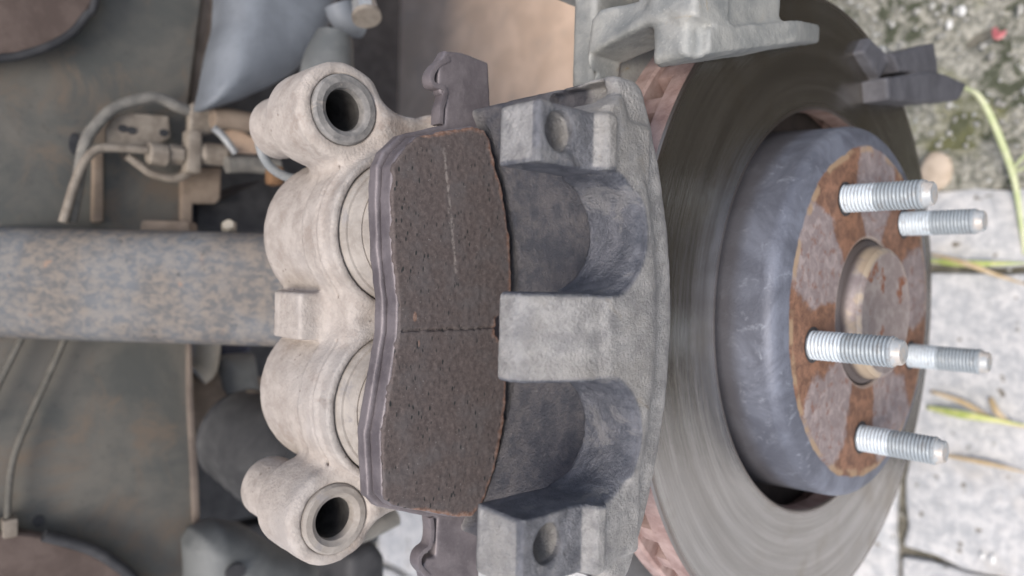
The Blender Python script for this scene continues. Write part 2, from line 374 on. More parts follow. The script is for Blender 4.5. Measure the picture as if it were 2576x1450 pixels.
def scap(x, y, z, a, b, R):
    ba = [b[i] - a[i] for i in range(3)]; L = sum(q * q for q in ba)
    t = np.clip(((x - a[0]) * ba[0] + (y - a[1]) * ba[1] + (z - a[2]) * ba[2]) / L, 0, 1)
    return np.sqrt((x - a[0] - ba[0] * t) ** 2 + (y - a[1] - ba[1] * t) ** 2 + (z - a[2] - ba[2] * t) ** 2) - R
def spoly(u, v, P):
    d = None; s = None; n = len(P)
    for i in range(n):
        ax, ay = P[i]; bx, by = P[i - 1]; ex, ey = bx - ax, by - ay
        wx, wy = u - ax, v - ay
        t = np.clip((wx * ex + wy * ey) / (ex * ex + ey * ey), 0, 1)
        q = (wx - ex * t) ** 2 + (wy - ey * t) ** 2
        d = q if d is None else np.minimum(d, q)
        c1 = v >= ay; c2 = v < by; c3 = ex * wy > ey * wx
        fl = (c1 & c2 & c3) | (~c1 & ~c2 & ~c3)
        s = np.where(fl, -1., 1.) if s is None else np.where(fl, -s, s)
    return s * np.sqrt(d)
def hsh(i, j, k):
    n = (i * 374761393 + j * 668265263 + k * 1274126177) & 0x7fffffff
    n = ((n ^ (n >> 13)) * 1274126177) & 0x7fffffff
    return ((n ^ (n >> 16)) & 0xffff) / 65535.
def vnoise(x, y, z, s):
    x, y, z = np.broadcast_arrays(x / s, y / s, z / s)
    i, j, k = (np.floor(q).astype(np.int64) for q in (x, y, z)); a, b, c = x - i, y - j, z - k
    a, b, c = (q * q * (3 - 2 * q) for q in (a, b, c)); o = 0
    for di in (0, 1):
        for dj in (0, 1):
            for dk in (0, 1):
                o = o + hsh(i + di, j + dj, k + dk) * (a if di else 1 - a) * (b if dj else 1 - b) * (c if dk else 1 - c)
    return o - .5
def nets(name, f, lo, hi, h, newton=2):
    g = [np.arange(lo[i], hi[i] + h, h, dtype=np.float32) for i in range(3)]
    D = np.asarray(f(g[0][:, None, None], g[1][None, :, None], g[2][None, None, :]), dtype=np.float32)
    D = np.broadcast_to(D, tuple(len(q) for q in g)); s = D < 0
    c = np.zeros(tuple(q - 1 for q in s.shape), np.uint8)
    offs = [(a, b, d) for a in (0, 1) for b in (0, 1) for d in (0, 1)]
    sl = lambda o, n: slice(o, n - 1 + o)
    for o in offs: c += s[sl(o[0], s.shape[0]), sl(o[1], s.shape[1]), sl(o[2], s.shape[2])]
    I = np.argwhere((c > 0) & (c < 8)); idx = np.full(c.shape, -1, np.int64); idx[I[:, 0], I[:, 1], I[:, 2]] = np.arange(len(I))
    val = {o: D[I[:, 0] + o[0], I[:, 1] + o[1], I[:, 2] + o[2]] for o in offs}
    P = np.zeros((len(I), 3)); n = np.zeros(len(I))
    for a in offs:
        for ax in range(3):
            if a[ax]: continue
            b = list(a); b[ax] = 1; b = tuple(b); va, vb = val[a], val[b]; mk = (va < 0) != (vb < 0)
            t = np.where(mk, va / np.where(mk, va - vb, 1), 0)
            q = np.tile(np.array(a, float), (len(I), 1)); q[:, ax] = t
            P += q * mk[:, None]; n += mk
    P = (I + P / n[:, None]) * h + np.array(lo)
    for _ in range(newton):
        e = .15 * h; x, y, z = P.T; d0 = f(x, y, z)
        G = np.stack([(f(x + e, y, z) - f(x - e, y, z)), (f(x, y + e, z) - f(x, y - e, z)), (f(x, y, z + e) - f(x, y, z - e))], 1) / (2 * e)
        st = (d0 / np.maximum((G * G).sum(1), .25))[:, None] * G; ln = np.linalg.norm(st, axis=1, keepdims=True)
        P = P - st * np.minimum(1, .6 * h / np.maximum(ln, 1e-9))
    Q = []
    for ax in range(3):
        o1, o2 = [(1, 2), (2, 0), (0, 1)][ax]
        A = [slice(None)] * 3; B = [slice(None)] * 3; A[ax] = slice(0, -1); B[ax] = slice(1, None)
        sa, sb = s[tuple(A)], s[tuple(B)]
        for inside in (True, False):
            e = np.argwhere(sa & ~sb if inside else ~sa & sb)
            e = e[(e[:, o1] > 0) & (e[:, o2] > 0) & (e[:, o1] < s.shape[o1] - 1) & (e[:, o2] < s.shape[o2] - 1)]
            def cell(d1, d2):
                q = e.copy(); q[:, o1] -= d1; q[:, o2] -= d2; return idx[q[:, 0], q[:, 1], q[:, 2]]
            q = np.stack([cell(1, 1), cell(0, 1), cell(0, 0), cell(1, 0)], 1)
            Q.append(q if inside else q[:, ::-1])
    Q = np.concatenate(Q); Q = Q[(Q >= 0).all(1)]
    me = bpy.data.meshes.new(name); me.vertices.add(len(P)); me.vertices.foreach_set('co', (P * .001).astype(np.float32).ravel())
    me.loops.add(len(Q) * 4); me.loops.foreach_set('vertex_index', Q.ravel().astype(np.int32))
    me.polygons.add(len(Q)); me.polygons.foreach_set('loop_start', np.arange(0, len(Q) * 4, 4, dtype=np.int32))
    me.update(calc_edges=True); me.validate(); return me, P

def blob(name, uv, X, thick, rnd, mat, parent=None, h=2.5):
    """smooth pressed/cast body: outline surveyed on plane X, own thickness, rounded all round"""
    pts = [onX(u, v, X) * 1000 for u, v in uv]; PO = [(p.y, p.z) for p in pts]; xc = X * 1000 - thick / 2
    f = lambda x, y, z: smax(spoly(y, z, PO), np.abs(x - xc) - thick / 2, rnd) + .5 * vnoise(x, y, z, 14)
    ys = [p[0] for p in PO]; zs = [p[1] for p in PO]
    me, _ = nets(name, f, (xc - thick / 2 - 6, min(ys) - 6, min(zs) - 6), (xc + thick / 2 + 6, max(ys) + 6, max(zs) + 6), h, 1)
    return link(name, me, mat, parent)
# ================================================================== THE SETTING
# ground: a sheet of soil to the horizon, concrete slabs laid on it near the wheel
def grid_sheet(name, x0, x1, y0, y1, n, z, amp, mat, sc=.05, parent=None):
    xs = np.linspace(x0, x1, n); ys = np.linspace(y0, y1, n); X, Y = np.meshgrid(xs, ys, indexing='ij')
    Z = z + amp * (vnoise(X, Y, X * 0, sc) + .5 * vnoise(X, Y, X * 0 + 9, sc * .37) + .3 * vnoise(X, Y, X * 0 + 5, sc * .13))
    V = np.stack([X, Y, Z], 2).reshape(-1, 3); F = [(i * n + j, (i + 1) * n + j, (i + 1) * n + j + 1, i * n + j + 1) for i in range(n - 1) for j in range(n - 1)]
    return link(name, raw(name, V.tolist(), F), mat, parent)
ground = link('ground', raw('ground', [(-60, -60, GZ - .030), (60, -60, GZ - .030), (60, 60, GZ - .030), (-60, 60, GZ - .030)], [(0, 1, 2, 3)]), 'concrete'); tag(ground, kind='structure')
bed = grid_sheet('soil_bed', -1.3, 1.6, -1.4, 1.4, 120, GZ - .008, .005, 'soil', .06); tag(bed, kind='structure')
pave = empty('pavement', (0, 0, GZ)); tag(pave, kind='structure')
def slab(x0, x1, y0, y1, mat, seed, skew=0):
    rnd = random.Random(seed); pts = []; n = 12
    cs = [(x0, y0), (x1, y0 + skew), (x1, y1 + skew), (x0, y1)]
    for i in range(4):
        a, b = cs[i], cs[(i + 1) % 4]
        for k in range(n):
            t = k / n; pts.append(Vector((a[0] + (b[0] - a[0]) * t + rnd.uniform(-.003, .003), a[1] + (b[1] - a[1]) * t + rnd.uniform(-.003, .003), GZ + rnd.uniform(-.001, .001))))
    return plate('paving_slab', pts, .028, mat, pave, .004, 2, (0, 0, -1))
ys = [-1.25, -.985, -.735, -.478, -.218, .030, .096]
for ix, (xa, xb) in enumerate([(-.93, -.66), (-.652, -.385), (-.377, -.105), (-.0975, .18), (.188, .45), (.458, .72), (.728, .99)]):
    for iy in range(len(ys) - 1):
        dy = .018 * math.sin(ix * 2.1 + iy)
        slab(xa, xb, ys[iy] + .0028, ys[iy + 1] - .0028, 'concrete', ix * 31 + iy, -.006 if iy == 4 else .004)
moss = grid_sheet('moss_patch', -1.0, 1.3, .0945, 1.3, 170, GZ - .004, .012, 'moss', .045); tag(moss, 'moss and lichen over rough concrete beside the paving', 'moss', kind='stuff')
refl_strip = grid_sheet('reflection_strip', .045, 2.2, -.14, 1.5, 60, GZ + .012, .003, 'reflection_strip', .03); tag(refl_strip, kind='structure')  # unseen dark strip, added for the disc face to reflect
# loose grit over the moss (nobody could count it)
gv, gf = [], []
for i in range(1500):
    x, y = random.uniform(-.34, .30), random.uniform(.108, .36) if i % 5 else random.uniform(-.25, .36)
    r = random.uniform(.0012, .0042) * (1 if i % 5 else .5); b = len(gv)
    for dx, dy, dz in ((1, 0, 0), (0, 1, 0), (-1, 0, 0), (0, -1, 0), (0, 0, .7), (0, 0, -.6)):
        gv.append((x + dx * r * random.uniform(.6, 1.2), y + dy * r * random.uniform(.6, 1.2), GZ + .0008 + dz * r))
    for f in ((0, 1, 4), (1, 2, 4), (2, 3, 4), (3, 0, 4), (1, 0, 5), (2, 1, 5), (3, 2, 5), (0, 3, 5)): gf.append(tuple(q + b for q in f))
gr = link('grit', raw('grit', gv, gf), 'grit'); tag(gr, 'pale grit scattered over the mossy ground', 'grit', kind='stuff')

# ================================================================== BRAKE DISC
disc = empty('brake_disc', (-.034, 0, -.146)); tag(disc, 'vented steel brake disc with brushed face and rusty edge', 'brake disc')
R0, R1 = .0942, .1462
ring = lathe('friction_ring', [(-.0205, R0 + .0008), (-.0205, R1 - .0008), (-.0213, R1), (-.0285, R1), (-.0295, R1 - .001), (-.0295, R0), (-.0213, R0)], None, disc, 160)
for mname in ('disc', 'rust', 'gap_shade'): ring.data.materials.append(M[mname])
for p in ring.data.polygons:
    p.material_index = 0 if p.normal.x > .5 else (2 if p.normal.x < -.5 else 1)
ring['label'] = 'outboard friction ring with circular wear lines'
lathe('inner_ring', [(-.0395, .086), (-.0395, .1), (-.0395, R1 - .001), (-.0405, R1), (-.047, R1), (-.048, R1 - .001), (-.048, .086)], None, disc, 160)
inr = bpy.context.scene.objects['inner_ring']; inr.data.materials.append(M['rust']); inr.data.materials.append(M['gap_shade'])
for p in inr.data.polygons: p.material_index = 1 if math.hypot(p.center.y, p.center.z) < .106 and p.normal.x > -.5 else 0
vane0 = None
for i in range(46):
    a = 2 * math.pi * i / 46 + .04; ca, sa = math.cos(a), math.sin(a)
    if vane0 is None:
        bm = bmesh.new(); bmesh.ops.create_cube(bm, size=1)
        for v in bm.verts: v.co = Vector((v.co.x * .0108 - .0345, .1218 + v.co.y * .0440, v.co.z * .0085))
        bev(bm, .002, 2); vane0 = fin(bm, 'vane'); vane0.materials.append(M['rust'])
    o = bpy.data.objects.new('vane', vane0); COL.objects.link(o); o.parent = disc; o.matrix_parent_inverse = Matrix.Translation(-disc.location)
    o.rotation_euler = (a, 0, 0)
hp = [(-.0475, .0875), (-.040, .0862), (-.015, .0848)]
for k in range(9):
    a = math.pi / 2 * k / 8 * .86; hp.append((-.0075 + .0062 * math.sin(a), .0786 + .0060 * math.cos(a)))
hp += [(-.0007, .0768), (-.0003, .0757)]
hp += [(-.0003, .0745), (0, .0735), (0, .0345), (-.0008, .0336), (-.006, .0334), (-.006, .080), (-.0475, .0815)]
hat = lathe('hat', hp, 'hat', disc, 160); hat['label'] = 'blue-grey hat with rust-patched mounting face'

# ================================================================== HUB AND STUDS
hub = empty('wheel_hub', (-.02, 0, -.033)); tag(hub, 'wheel hub end with five zinc studs poking through disc', 'wheel hub')
lathe('spigot', [(-.03, .0328), (-.0010, .0328), (.0002, .0318), (.0006, .0306), (.0030, .0303), (.0040, .0296), (.0066, .0292), (.0078, .0281), (.0082, .0270), (.0076, .0250), (.0074, .0), (-.03, 0)], 'cap', hub, 96, closed=False)
PITCH, SR = .0015, .0060
NT_, NX = 40, 160; sv, sf, sg = [], [], []
for i in range(NX + 1):
    x = -.004 + .0362 * i / NX
    for k in range(NT_):
        ph = (x / PITCH - k / NT_) % 1.0; tri = 1 - abs(2 * ph - 1)
        env = min(1, max(0, (.0315 - x) / .0015)) * min(1, max(0, x / .001 + 1))
        g = (1 - tri) * env; r = SR - .00052 * g - (.0004 if x > .0315 else 0)
        a = 2 * math.pi * k / NT_; sv.append((x, r * math.cos(a), r * math.sin(a))); sg.append(g)
for x, r in ((.0322, .0053), (.0326, .0049), (.0345, .0048), (.0352, .0043), (.0353, .0)):
    for k in range(NT_):
        a = 2 * math.pi * k / NT_; sv.append((x, r * math.cos(a), r * math.sin(a))); sg.append(0)
rows = NX + 1 + 5
for i in range(rows - 1):
    for k in range(NT_): sf.append((i * NT_ + k, (i + 1) * NT_ + k, (i + 1) * NT_ + (k + 1) % NT_, i * NT_ + (k + 1) % NT_))
sme = raw('stud', sv, [f[::-1] for f in sf]); at = sme.attributes.new('groove', 'FLOAT', 'POINT'); at.data.foreach_set('value', sg[:len(sme.vertices)])
bmm = bmesh.new(); bmm.from_mesh(sme); bmesh.ops.remove_doubles(bmm, verts=bmm.verts, dist=1e-7); bmesh.ops.recalc_face_normals(bmm, faces=bmm.faces); bmm.to_mesh(sme); bmm.free()
sme.materials.append(M['stud']); autosharp(sme, 42)
hole = lathe('stud_hole', [(.0002, .0062), (.0002, .0072), (.00035, .0074), (.00045, .0062)], 'dark', link_it=False); hole.materials.append(M['dark'])
for k in range(5):
    a = .539 + k * 2 * math.pi / 5; y, z = .05715 * math.cos(a), .05715 * math.sin(a)
    o = bpy.data.objects.new('stud', sme); COL.objects.link(o); o.parent = hub; o.matrix_parent_inverse = Matrix.Translation(-hub.location)
    o.location = (0, y, z); o.rotation_euler = (random.uniform(0, 6), 0, 0)
    h = bpy.data.objects.new('stud_hole', hole); COL.objects.link(h); h.parent = hub; h.matrix_parent_inverse = Matrix.Translation(-hub.location); h.location = (0, y, z - .0008)

# ================================================================== CALIPER
YC = -5.; CY = (26.5, -36.5); CZ = 193.; EY = (69., -76.5); EZ = 216.
def f_cut(x, y, z):
    o = None
    for cy in (24.6, -35.2):
        q = np.sqrt((y - cy) ** 2 + (np.minimum(0, z - 190.5) * .90) ** 2)
        wz = np.clip((190 - z) / 9., 0, 1)
        cut = q - 17.4 - wz * (np.maximum(0, x + 12) * .04 + 1.3 * np.exp(-np.minimum(np.maximum(-x, 0), 30) / 1.4))
        cut = np.maximum(cut, -24 - x); o = cut if o is None else np.minimum(o, cut)
    return o
def f_caliper(x, y, z):
    d = None
    for cy in CY:
        c = scyl(x, y, z, cy, CZ, 30.8, -153, -101, 12)
        c = smin(c, scyl(x, y, z, cy, CZ, 31.6, -110, -97.5, 1.2), 2.5)
        c = smin(c, scyl(x, y, z, cy, CZ, 30.4, -110, -90.5, 1.2), 1.5)
        d = c if d is None else smin(d, c, 6)
    d = smin(d, bb(x, y, z, -130, -94, -24, 14, 165, 199, 4), 6)
    lug = bb(x, y, z, -145, -109, -13.6, 3.6, 186, 225, 1.4)
    lug = smax(lug, ((x + 131) * -.5 + (z - 224.5) * .86), 1.)
    d = smin(d, lug, 2.5)
    d = smin(d, bb(x, y, z, -116, -92, -14, 4, 188, 214, 4), 6)
    for ey, s in zip(EY, (1, -1)):
        e = scyl(x, y, z, ey, EZ, 17.2, -125, -97, 3.0)
        e = smin(e, bb(x, y, z, -118, -97, min(ey, ey + s * 13), max(ey, ey + s * 13), 203, 219, 4), 4)
        e = smin(e, scyl(x, y, z, ey, EZ + .5, 12.2, -152, -118, 4.5), 1.6)
        e = smin(e, scap(x, y, z, (-110, ey - s * 6, EZ - 4), (-112, ey - s * 30, 200), 10), 9)
        e = smin(e, bb(x, y, z, -106, -94, min(ey - s * 40, ey + s * 2), max(ey - s * 40, ey + s * 2), 168, 202, 3), 9)
        d = smin(d, e, 5)
    # bridge: sector of a ring concentric with the disc the caliper used to straddle
    rr = np.sqrt((y - YC) ** 2 + (z - 308) ** 2)
    br = smax(np.abs(rr - 155.5) - 5.5, np.abs(y - YC) - 77.5, 4)
    br = smax(br, np.maximum(-103 - x, x + 3), 4)
    br = smax(br, z - 240, 2)
    br = smin(br, smax(smax(np.abs(rr - 150.2) - .9, np.abs(y - YC) - 73, 1), np.abs(x + 52) - 13, 1.), 2)
    d = smin(d, br, 7)
    # clear space for pad and disc between the walls
    d = smax(d, -smax(rr - 149.6, np.abs(x + 54) - 34.5, 1.), 1.)
    # outboard wall with three fingers
    w = bb(x, y, z, -19, 0, -82, 72, 150, 187, 3)
    w = smax(w, z - 187 + np.clip((np.abs(y - YC) - 66) * 1.6, 0, 9.5), 3)
    w = smax(w, rr - 151.5, 4)
    w = smax(w, (x * .72 + (rr - 146.5) * .70), 4)
    st = bb(x, y, z, -19, 1.6, -52, 42, 150, 186, 2)                       # raised centre of the wall
    st = smax(st, (x * .72 + (rr - 147.6) * .70), 3)
    st = smax(st, np.abs(y - YC) * .86 + (z - 181) * .5 - 33, 2)
    w = smin(w, st, 2)
    fi = bb(x, y, z, -17.5, .6, -18.4, 7.4, 165, 211.5, 2.0)
    fi = smax(fi, ((x + 7.5) * .90 + (z - 210.5) * .44), 3)
    w = smin(w, fi, 3)
    for s in (1, -1):
        py = YC + s * 56.5
        po = bb(x, y, z, -16.5 if s > 0 else -20, -.8, py - (11 if s > 0 else 10.5), py + (6.8 if s > 0 else 11), 165, 213.2 if s > 0 else 215, 1.2)
        lip = bb(x, y, z, -10, 2.8, py - 11.5, py + (7 if s > 0 else 10.5), 184.5, 190, 1.8)
        po = smin(po, lip, 2.5)
        w = smin(w, po, 2)
    d = smin(d, w, 3)
    # bored access scallops through the outboard wall
    d = smax(d, -f_cut(x, y, z), .4)
    # post bores and worn grooves
    for s in (1, -1):
        py = YC + s * 55.8
        d = smax(d, -np.maximum(np.sqrt((y - py) ** 2 + (z - 205) ** 2) - 5.6, np.abs(x) - 23), .6)
        d = smax(d, -scap(x, y, z, (2.4, py - s * 3, 199.5), (2.9, py - s * 12, 193), 4.4), 1.0)
    # recess in the end of the bridge
    for s in (1, -1):
        nt = bb(x, y, z, -33, -9, YC + s * 73 - 4.2, YC + s * 73 + 3.2, 172.5, 195, 1.0) + 1.2 * vnoise(x, y, z, 4)
        d = smax(d, -nt, 1.)
    # piston bores and slider bores
    for cy in CY:
        ra = np.sqrt((y - cy) ** 2 + (z - CZ) ** 2)
        d = smax(d, -np.maximum(ra - 27.4, np.abs(x + 91) - 10), 1.2)
        d = smax(d, -np.maximum(np.abs(ra - 31.8) - .6, np.abs(x + 99.6) - .7), .6)
    for ey in EY:
        d = smax(d, -np.maximum(np.sqrt((y - ey) ** 2 + (z - EZ) ** 2) - 12.6, np.abs(x + 97) - 4.5), .8)
        d = smax(d, -np.maximum(np.sqrt((y - ey) ** 2 + (z - EZ) ** 2) - 8.2, np.abs(x + 97) - 46), .5)
    return d + .22 * vnoise(x, y, z, 5.5) + .18 * vnoise(x, y, z, 2.0)
me, P_ = nets('casting', f_caliper, (-160, -98, 143), (6, 92, 242), .75, 1)
mach = np.clip(1.6 - np.abs(f_cut(P_[:, 0], P_[:, 1], P_[:, 2])) * 1.2 - np.maximum(0, -21 - P_[:, 0]), 0, 1)
fl = ((P_[:, 0] > -3) & (P_[:, 0] < 1.2) & (P_[:, 2] > 191.5) & (np.abs(P_[:, 1] - YC) > 44)) * .8
at = me.attributes.new('machined', 'FLOAT', 'POINT'); at.data.foreach_set('value', np.maximum(mach, fl).astype(np.float32))
cal = empty('brake_caliper', (-.05, -.005, .147)); tag(cal, 'twin-piston cast iron brake caliper resting upside down on disc', 'brake caliper')
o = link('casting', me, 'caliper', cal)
for cy in CY:
    c = cy * .001
    lathe('piston', [(-.100, .0), (-.100, .0205), (-.0780, .0205), (-.0772, .0198), (-.0772, .015), (-.09, .0145), (-.09, 0)], 'piston', cal, 80, c, CZ * .001, closed=False)
    lathe('dust_boot', [(-.1000, .0268), (-.0925, .0271), (-.0903, .0267), (-.0891, .0257), (-.0890, .0249), (-.0878, .0243), (-.0858, .0243), (-.0842, .0237), (-.0836, .0229), (-.0838, .0223), (-.0824, .0218), (-.0806, .0218), (-.0792, .0211), (-.0800, .0206), (-.1000, .0206)], 'boot', cal, 80, c, CZ * .001)
for ey, bm_ in zip(EY, ('bore', 'boot')):
    c = ey * .001
    lathe('slider_bushing', [(-.1010, .0125), (-.0962, .0125), (-.0951, .0117), (-.0949, .0095), (-.0955, .0087), (-.0962, .0077), (-.0985, .0073), (-.0995, .0076), (-.1010, .0076)], bm_, cal, 72, c, EZ * .001)
    lathe('bore_sleeve', [(-.0995, .0079), (-.0995, .0075), (-.1010, .0071), (-.1030, .0075), (-.1050, .0071), (-.1070, .0075), (-.1090, .0071), (-.1400, .0071), (-.1400, .0), (-.1405, .0), (-.1405, .0079)], 'sleeve', cal, 56, c, EZ * .001)  # bore lining darkened, shade of the deep hole put into colour

# ================================================================== BRAKE PAD
pad = empty('brake_pad', (-.07, -.005, .163)); tag(pad, 'worn brown brake pad held against the caliper pistons', 'brake pad')
FR = [(50.7, 213.4), (56.7, 207.3), (60.5, 196), (63.8, 183.7), (63.4, 178.5), (60.5, 175.5), (51.1, 172.6), (44.3, 169.8), (35, 167), (25.7, 165.1), (11.1, 163.4), (2.2, 163.6), (-1.8, 166.5), (-4.2, 170.5), (-9.5, 170.5), (-13, 167), (-22, 164.8), (-31, 164.3), (-44.9, 165.4), (-59.1, 169.1), (-71.3, 174.4), (-74.7, 178.9), (-73.7, 186.2), (-68.5, 201), (-64.5, 213), (-60.7, 216.4), (-41.3, 217.9), (-23.5, 215), (-8.1, 212.7), (2.3, 212.7), (17.7, 215.2), (35.6, 216.3), (46, 216)]
def f_friction(x, y, z):
    p = spoly(y, z, FR) + 1.1 * vnoise(x, y, z, 3.0) * .8 + .9 * vnoise(x, y, z, 1.3) * .6
    end = np.maximum(0, y - 54) * .05 + np.maximum(0, -66 - y) * .05
    d = smax(p, np.maximum(-66.2 - x, x + 64 + end), .6)
    gy = y + 7.2 + (z - 190) * .012 + 1.0 * vnoise(y * 0, y * 0 + 3, z, 6) + .5 * vnoise(y * 0, y * 0 + 5, z, 1.5)
    g = np.maximum(np.abs(gy) - .42 - .6 * vnoise(x, y, z, 2.), -64.7 - x)
    d = smax(d, -g, .3)
    return d + .25 * vnoise(x, y, z, 1.6)
me, P = nets('friction_block', f_friction, (-68, -79, 160), (-61, 68, 221), .55, 1)
pd = -spoly(P[:, 1], P[:, 2], FR); rust = np.clip(1.35 - pd / 3.4, 0, 1.3)
rust = np.where((P[:, 2] < 178) | (np.abs(P[:, 1] + 5) > 62), rust * 1.0, rust * .42)
rust += 1.7 * np.exp(-(((P[:, 1] + 2.5) / 2.2) ** 2 + ((P[:, 2] - 206.5) / 1.0) ** 2)) + 1.3 * np.exp(-(((P[:, 1] + 11.5) / 2.6) ** 2 + ((P[:, 2] - 204.5) / .9) ** 2))
at = me.attributes.new('rust', 'FLOAT', 'POINT'); at.data.foreach_set('value', rust.astype(np.float32))
o = link('friction_block', me, 'friction', pad); o['label'] = 'dark brown pitted friction block with a centre groove'
def f_under(x, y, z): return smax(spoly(y, z, FR) - .4 + .2 * vnoise(x, y, z, 5), np.maximum(-71.2 - x, x + 65.0), .8) + .12 * vnoise(x, y, z, 2.5)
me, _ = nets('under_layer', f_under, (-73, -79, 160), (-63, 68, 221), .7, 1)
link('under_layer', me, 'plate', pad)
BK = [(51.8, 215.4), (58, 209.0), (62, 198), (64.6, 190.5), (74, 190.0), (75.2, 192.4), (78.5, 194), (86, 193.6), (90.6, 191), (91.6, 183), (90.6, 171), (67.5, 168.6), (62, 170), (45, 166), (26, 161.8), (8, 160), (-5, 160), (-18, 160), (-36, 162), (-55, 166), (-72, 170), (-77, 169.5), (-104, 168.7), (-105, 172), (-104, 189), (-98, 193.5), (-91.5, 195.3), (-89, 192.5), (-88.6, 189.6), (-79, 189.2), (-75.5, 189), (-70.8, 202), (-66.6, 214), (-62.3, 218.2), (-41.3, 220), (-23.5, 217), (-8.1, 214.4), (2.7, 214.4), (17.7, 216.9), (35.6, 218), (46.6, 217.9)]
def f_back(x, y, z):
    return smax(spoly(y, z, BK) + .3 * vnoise(x, y, z, 4), np.maximum(-76.6 - x, x + 71.6), 1.0) + .12 * vnoise(x, y, z, 2.5)
me, _ = nets('backing_plate', f_back, (-79, -109, 157), (-69, 95, 225), .7, 1)
link('backing_plate', me, 'plate', pad)
def strip(name, uv, w, X, thick, mat, parent):
    C = cr([onX(u, v, X) for u, v in uv], 5); L, Rr = [], []
    for i, p in enumerate(C):
        t = (C[min(i + 1, len(C) - 1)] - C[max(i - 1, 0)]).normalized(); q = Vector((0, -t.z, t.y)).normalized() * w
        L.append(p + q); Rr.append(p - q)
    return plate(name, L + Rr[::-1], thick, mat, parent, .0003, 2)
strip('clip', [(1132, 148), (1104, 163), (1088, 190), (1093, 212), (1120, 224), (1119, 250), (1112, 275), (1110, 312)], .0009, -.0712, .0050, 'plate', pad)
strip('clip', [(1086, 1302), (1089, 1340), (1083, 1374), (1061, 1396), (1057, 1424), (1080, 1452)], .0009, -.0712, .0050, 'plate', pad)

# ================================================================== CALIPER BRACKET (torque member straddling the disc)
ARM = [(-46.3, 90.3), (-46.3, 97.6), (-43.8, 106.4), (-39.1, 108.6), (-23.5, 108.3), (-30.0, 150.0), (3.0, 150.0), (2.0, 96.2), (-4.1, 96.2), (-7.3, 99.4), (-44.2, 93.9), (-46.2, 83.0)]
def f_bracket(x, y, z):
    d = smax(spoly(x, y, ARM), np.abs(z - 137.5) - 10.5, 2.2)                 # arm over the disc edge
    d = smax(d, ((z - 146) * .93 + (-47 - x) * .36), 4)
    d = smax(d, -smax(scap(x, y, z, (-44, 98, 155), (-22, 108, 154), 9.), z * 0 - 9, 1), 2)  # cast hollow
    d = smin(d, bb(x, y, z, -59, -47, 84, 150, 60, 140, 2.5), 3)              # inboard leg
    ln = (85.6 + (140 - z) * .30 - y) * .958                                  # sloping abutment face
    ze = (80 + (x - 3) * 3.0 - z) * .32
    a = smax(smax(smax(np.abs(x + 6.5) - 9.5, np.maximum(ln, -ln - 8.0), 1.2), z - 141, 1.2), ze, 1.5)
    b = smax(smax(smax(np.abs(x + 8.5) - 7.5, ln, 1.), np.maximum(86 + np.maximum(0, 112 - y) * 0 - z, z - 147), 4), y - 150, 1)
    d = smin(d, smin(a, b, 3), 3)
    d = smin(d, bb(x, y, z, -80, -52, 126, 160, -150, 145, 5), 8)             # spine behind the disc
    d = smin(d, bb(x, y, z, -80, -22, 128, 143, -104, -66, 3), 6)             # lower arm
    return d + .2 * vnoise(x, y, z, 6) + .25 * vnoise(x, y, z, 2.3)
me, _ = nets('casting', f_bracket, (-86, 76, -160), (10, 166, 164), 1.2, 1)
brk = empty('caliper_bracket', (-.07, .145, -.15)); tag(brk, 'grey iron caliper bracket straddling the disc at its upper edge', 'bracket')
link('casting', me, 'bracket', brk)
AB1 = [(115.5, -33.6), (105.1, -37), (112.2, -84.4), (124, -142), (137, -158), (134.4, -115), (130.7, -93)]
AB2 = [(130.9, -47), (150.7, -107), (134, -116), (124, -58)]
AB3 = [(127, -22), (136, -30), (132, -56), (118, -44)]
def f_ab(x, y, z):
    d = smax(spoly(y, z, AB1), np.abs(x + 15) - 7, 2.)
    d = smin(d, smax(spoly(y, z, AB2), np.abs(x + 19) - 8, 2.), 1.)
    d = smin(d, smax(spoly(y, z, AB3), np.abs(x + 21) - 6, 2.), 1.)
    return d + .35 * vnoise(x, y, z, 5) + .2 * vnoise(x, y, z, 2)
me, _ = nets('abutment', f_ab, (-32, 100, -164), (-4, 156, -16), 1.1, 1)
o = link('abutment', me, 'bracket_dark', brk); o['label'] = 'dark lower end of the bracket past the disc edge'

# ================================================================== DUST SHIELD BEHIND THE DISC
sh = lathe('dust_shield', [(-.060, .150), (-.0615, .1515), (-.0625, .150), (-.066, .06), (-.064, .06)], 'shield', None, 96); tag(sh, 'dark steel dust shield close behind the brake disc', 'dust shield')

# ================================================================== STRUT
def cp(u, v, depth): d = ray(u, v); return CC + d * depth
st = empty('suspension_strut', cp(760, 728, .40)); tag(st, 'blotchy grey and tan suspension strut rising behind the caliper', 'strut')
A, B = cp(-260, 702, .405), cp(900, 735, .395); ax = (B - A).normalized(); yv = (Vector((0, 1, 0)) - ax * ax.y).normalized(); zv = ax.cross(yv)
V, F = [], []; n = 48
for p in (A, A.lerp(B, .33), A.lerp(B, .66), B):
    for k in range(n):
        a = 2 * math.pi * k / n; ca, sa = math.cos(a), math.sin(a)
        V.append(p + yv * .0300 * math.copysign(abs(ca) ** .55, ca) + zv * .024 * math.copysign(abs(sa) ** .55, sa))
for i in range(3):
    for k in range(n): F.append((i * n + k, i * n + (k + 1) % n, (i + 1) * n + (k + 1) % n, (i + 1) * n + k))
F.append(tuple(range(n))); F.append(tuple(3 * n + k for k in range(n)))
bm = bmesh.new(); vs = [bm.verts.new(v) for v in V]; [bm.faces.new([vs[i] for i in f]) for f in F]
link('tube', fin(bm, 'tube'), 'strut', st, False)
pl = [cp(-200, 538, .45), cp(500, 560, .45), cp(500, 640, .45), cp(-200, 640, .45)]
plate('side_flange', pl, .012, 'flange', st, .003, 2, zv)

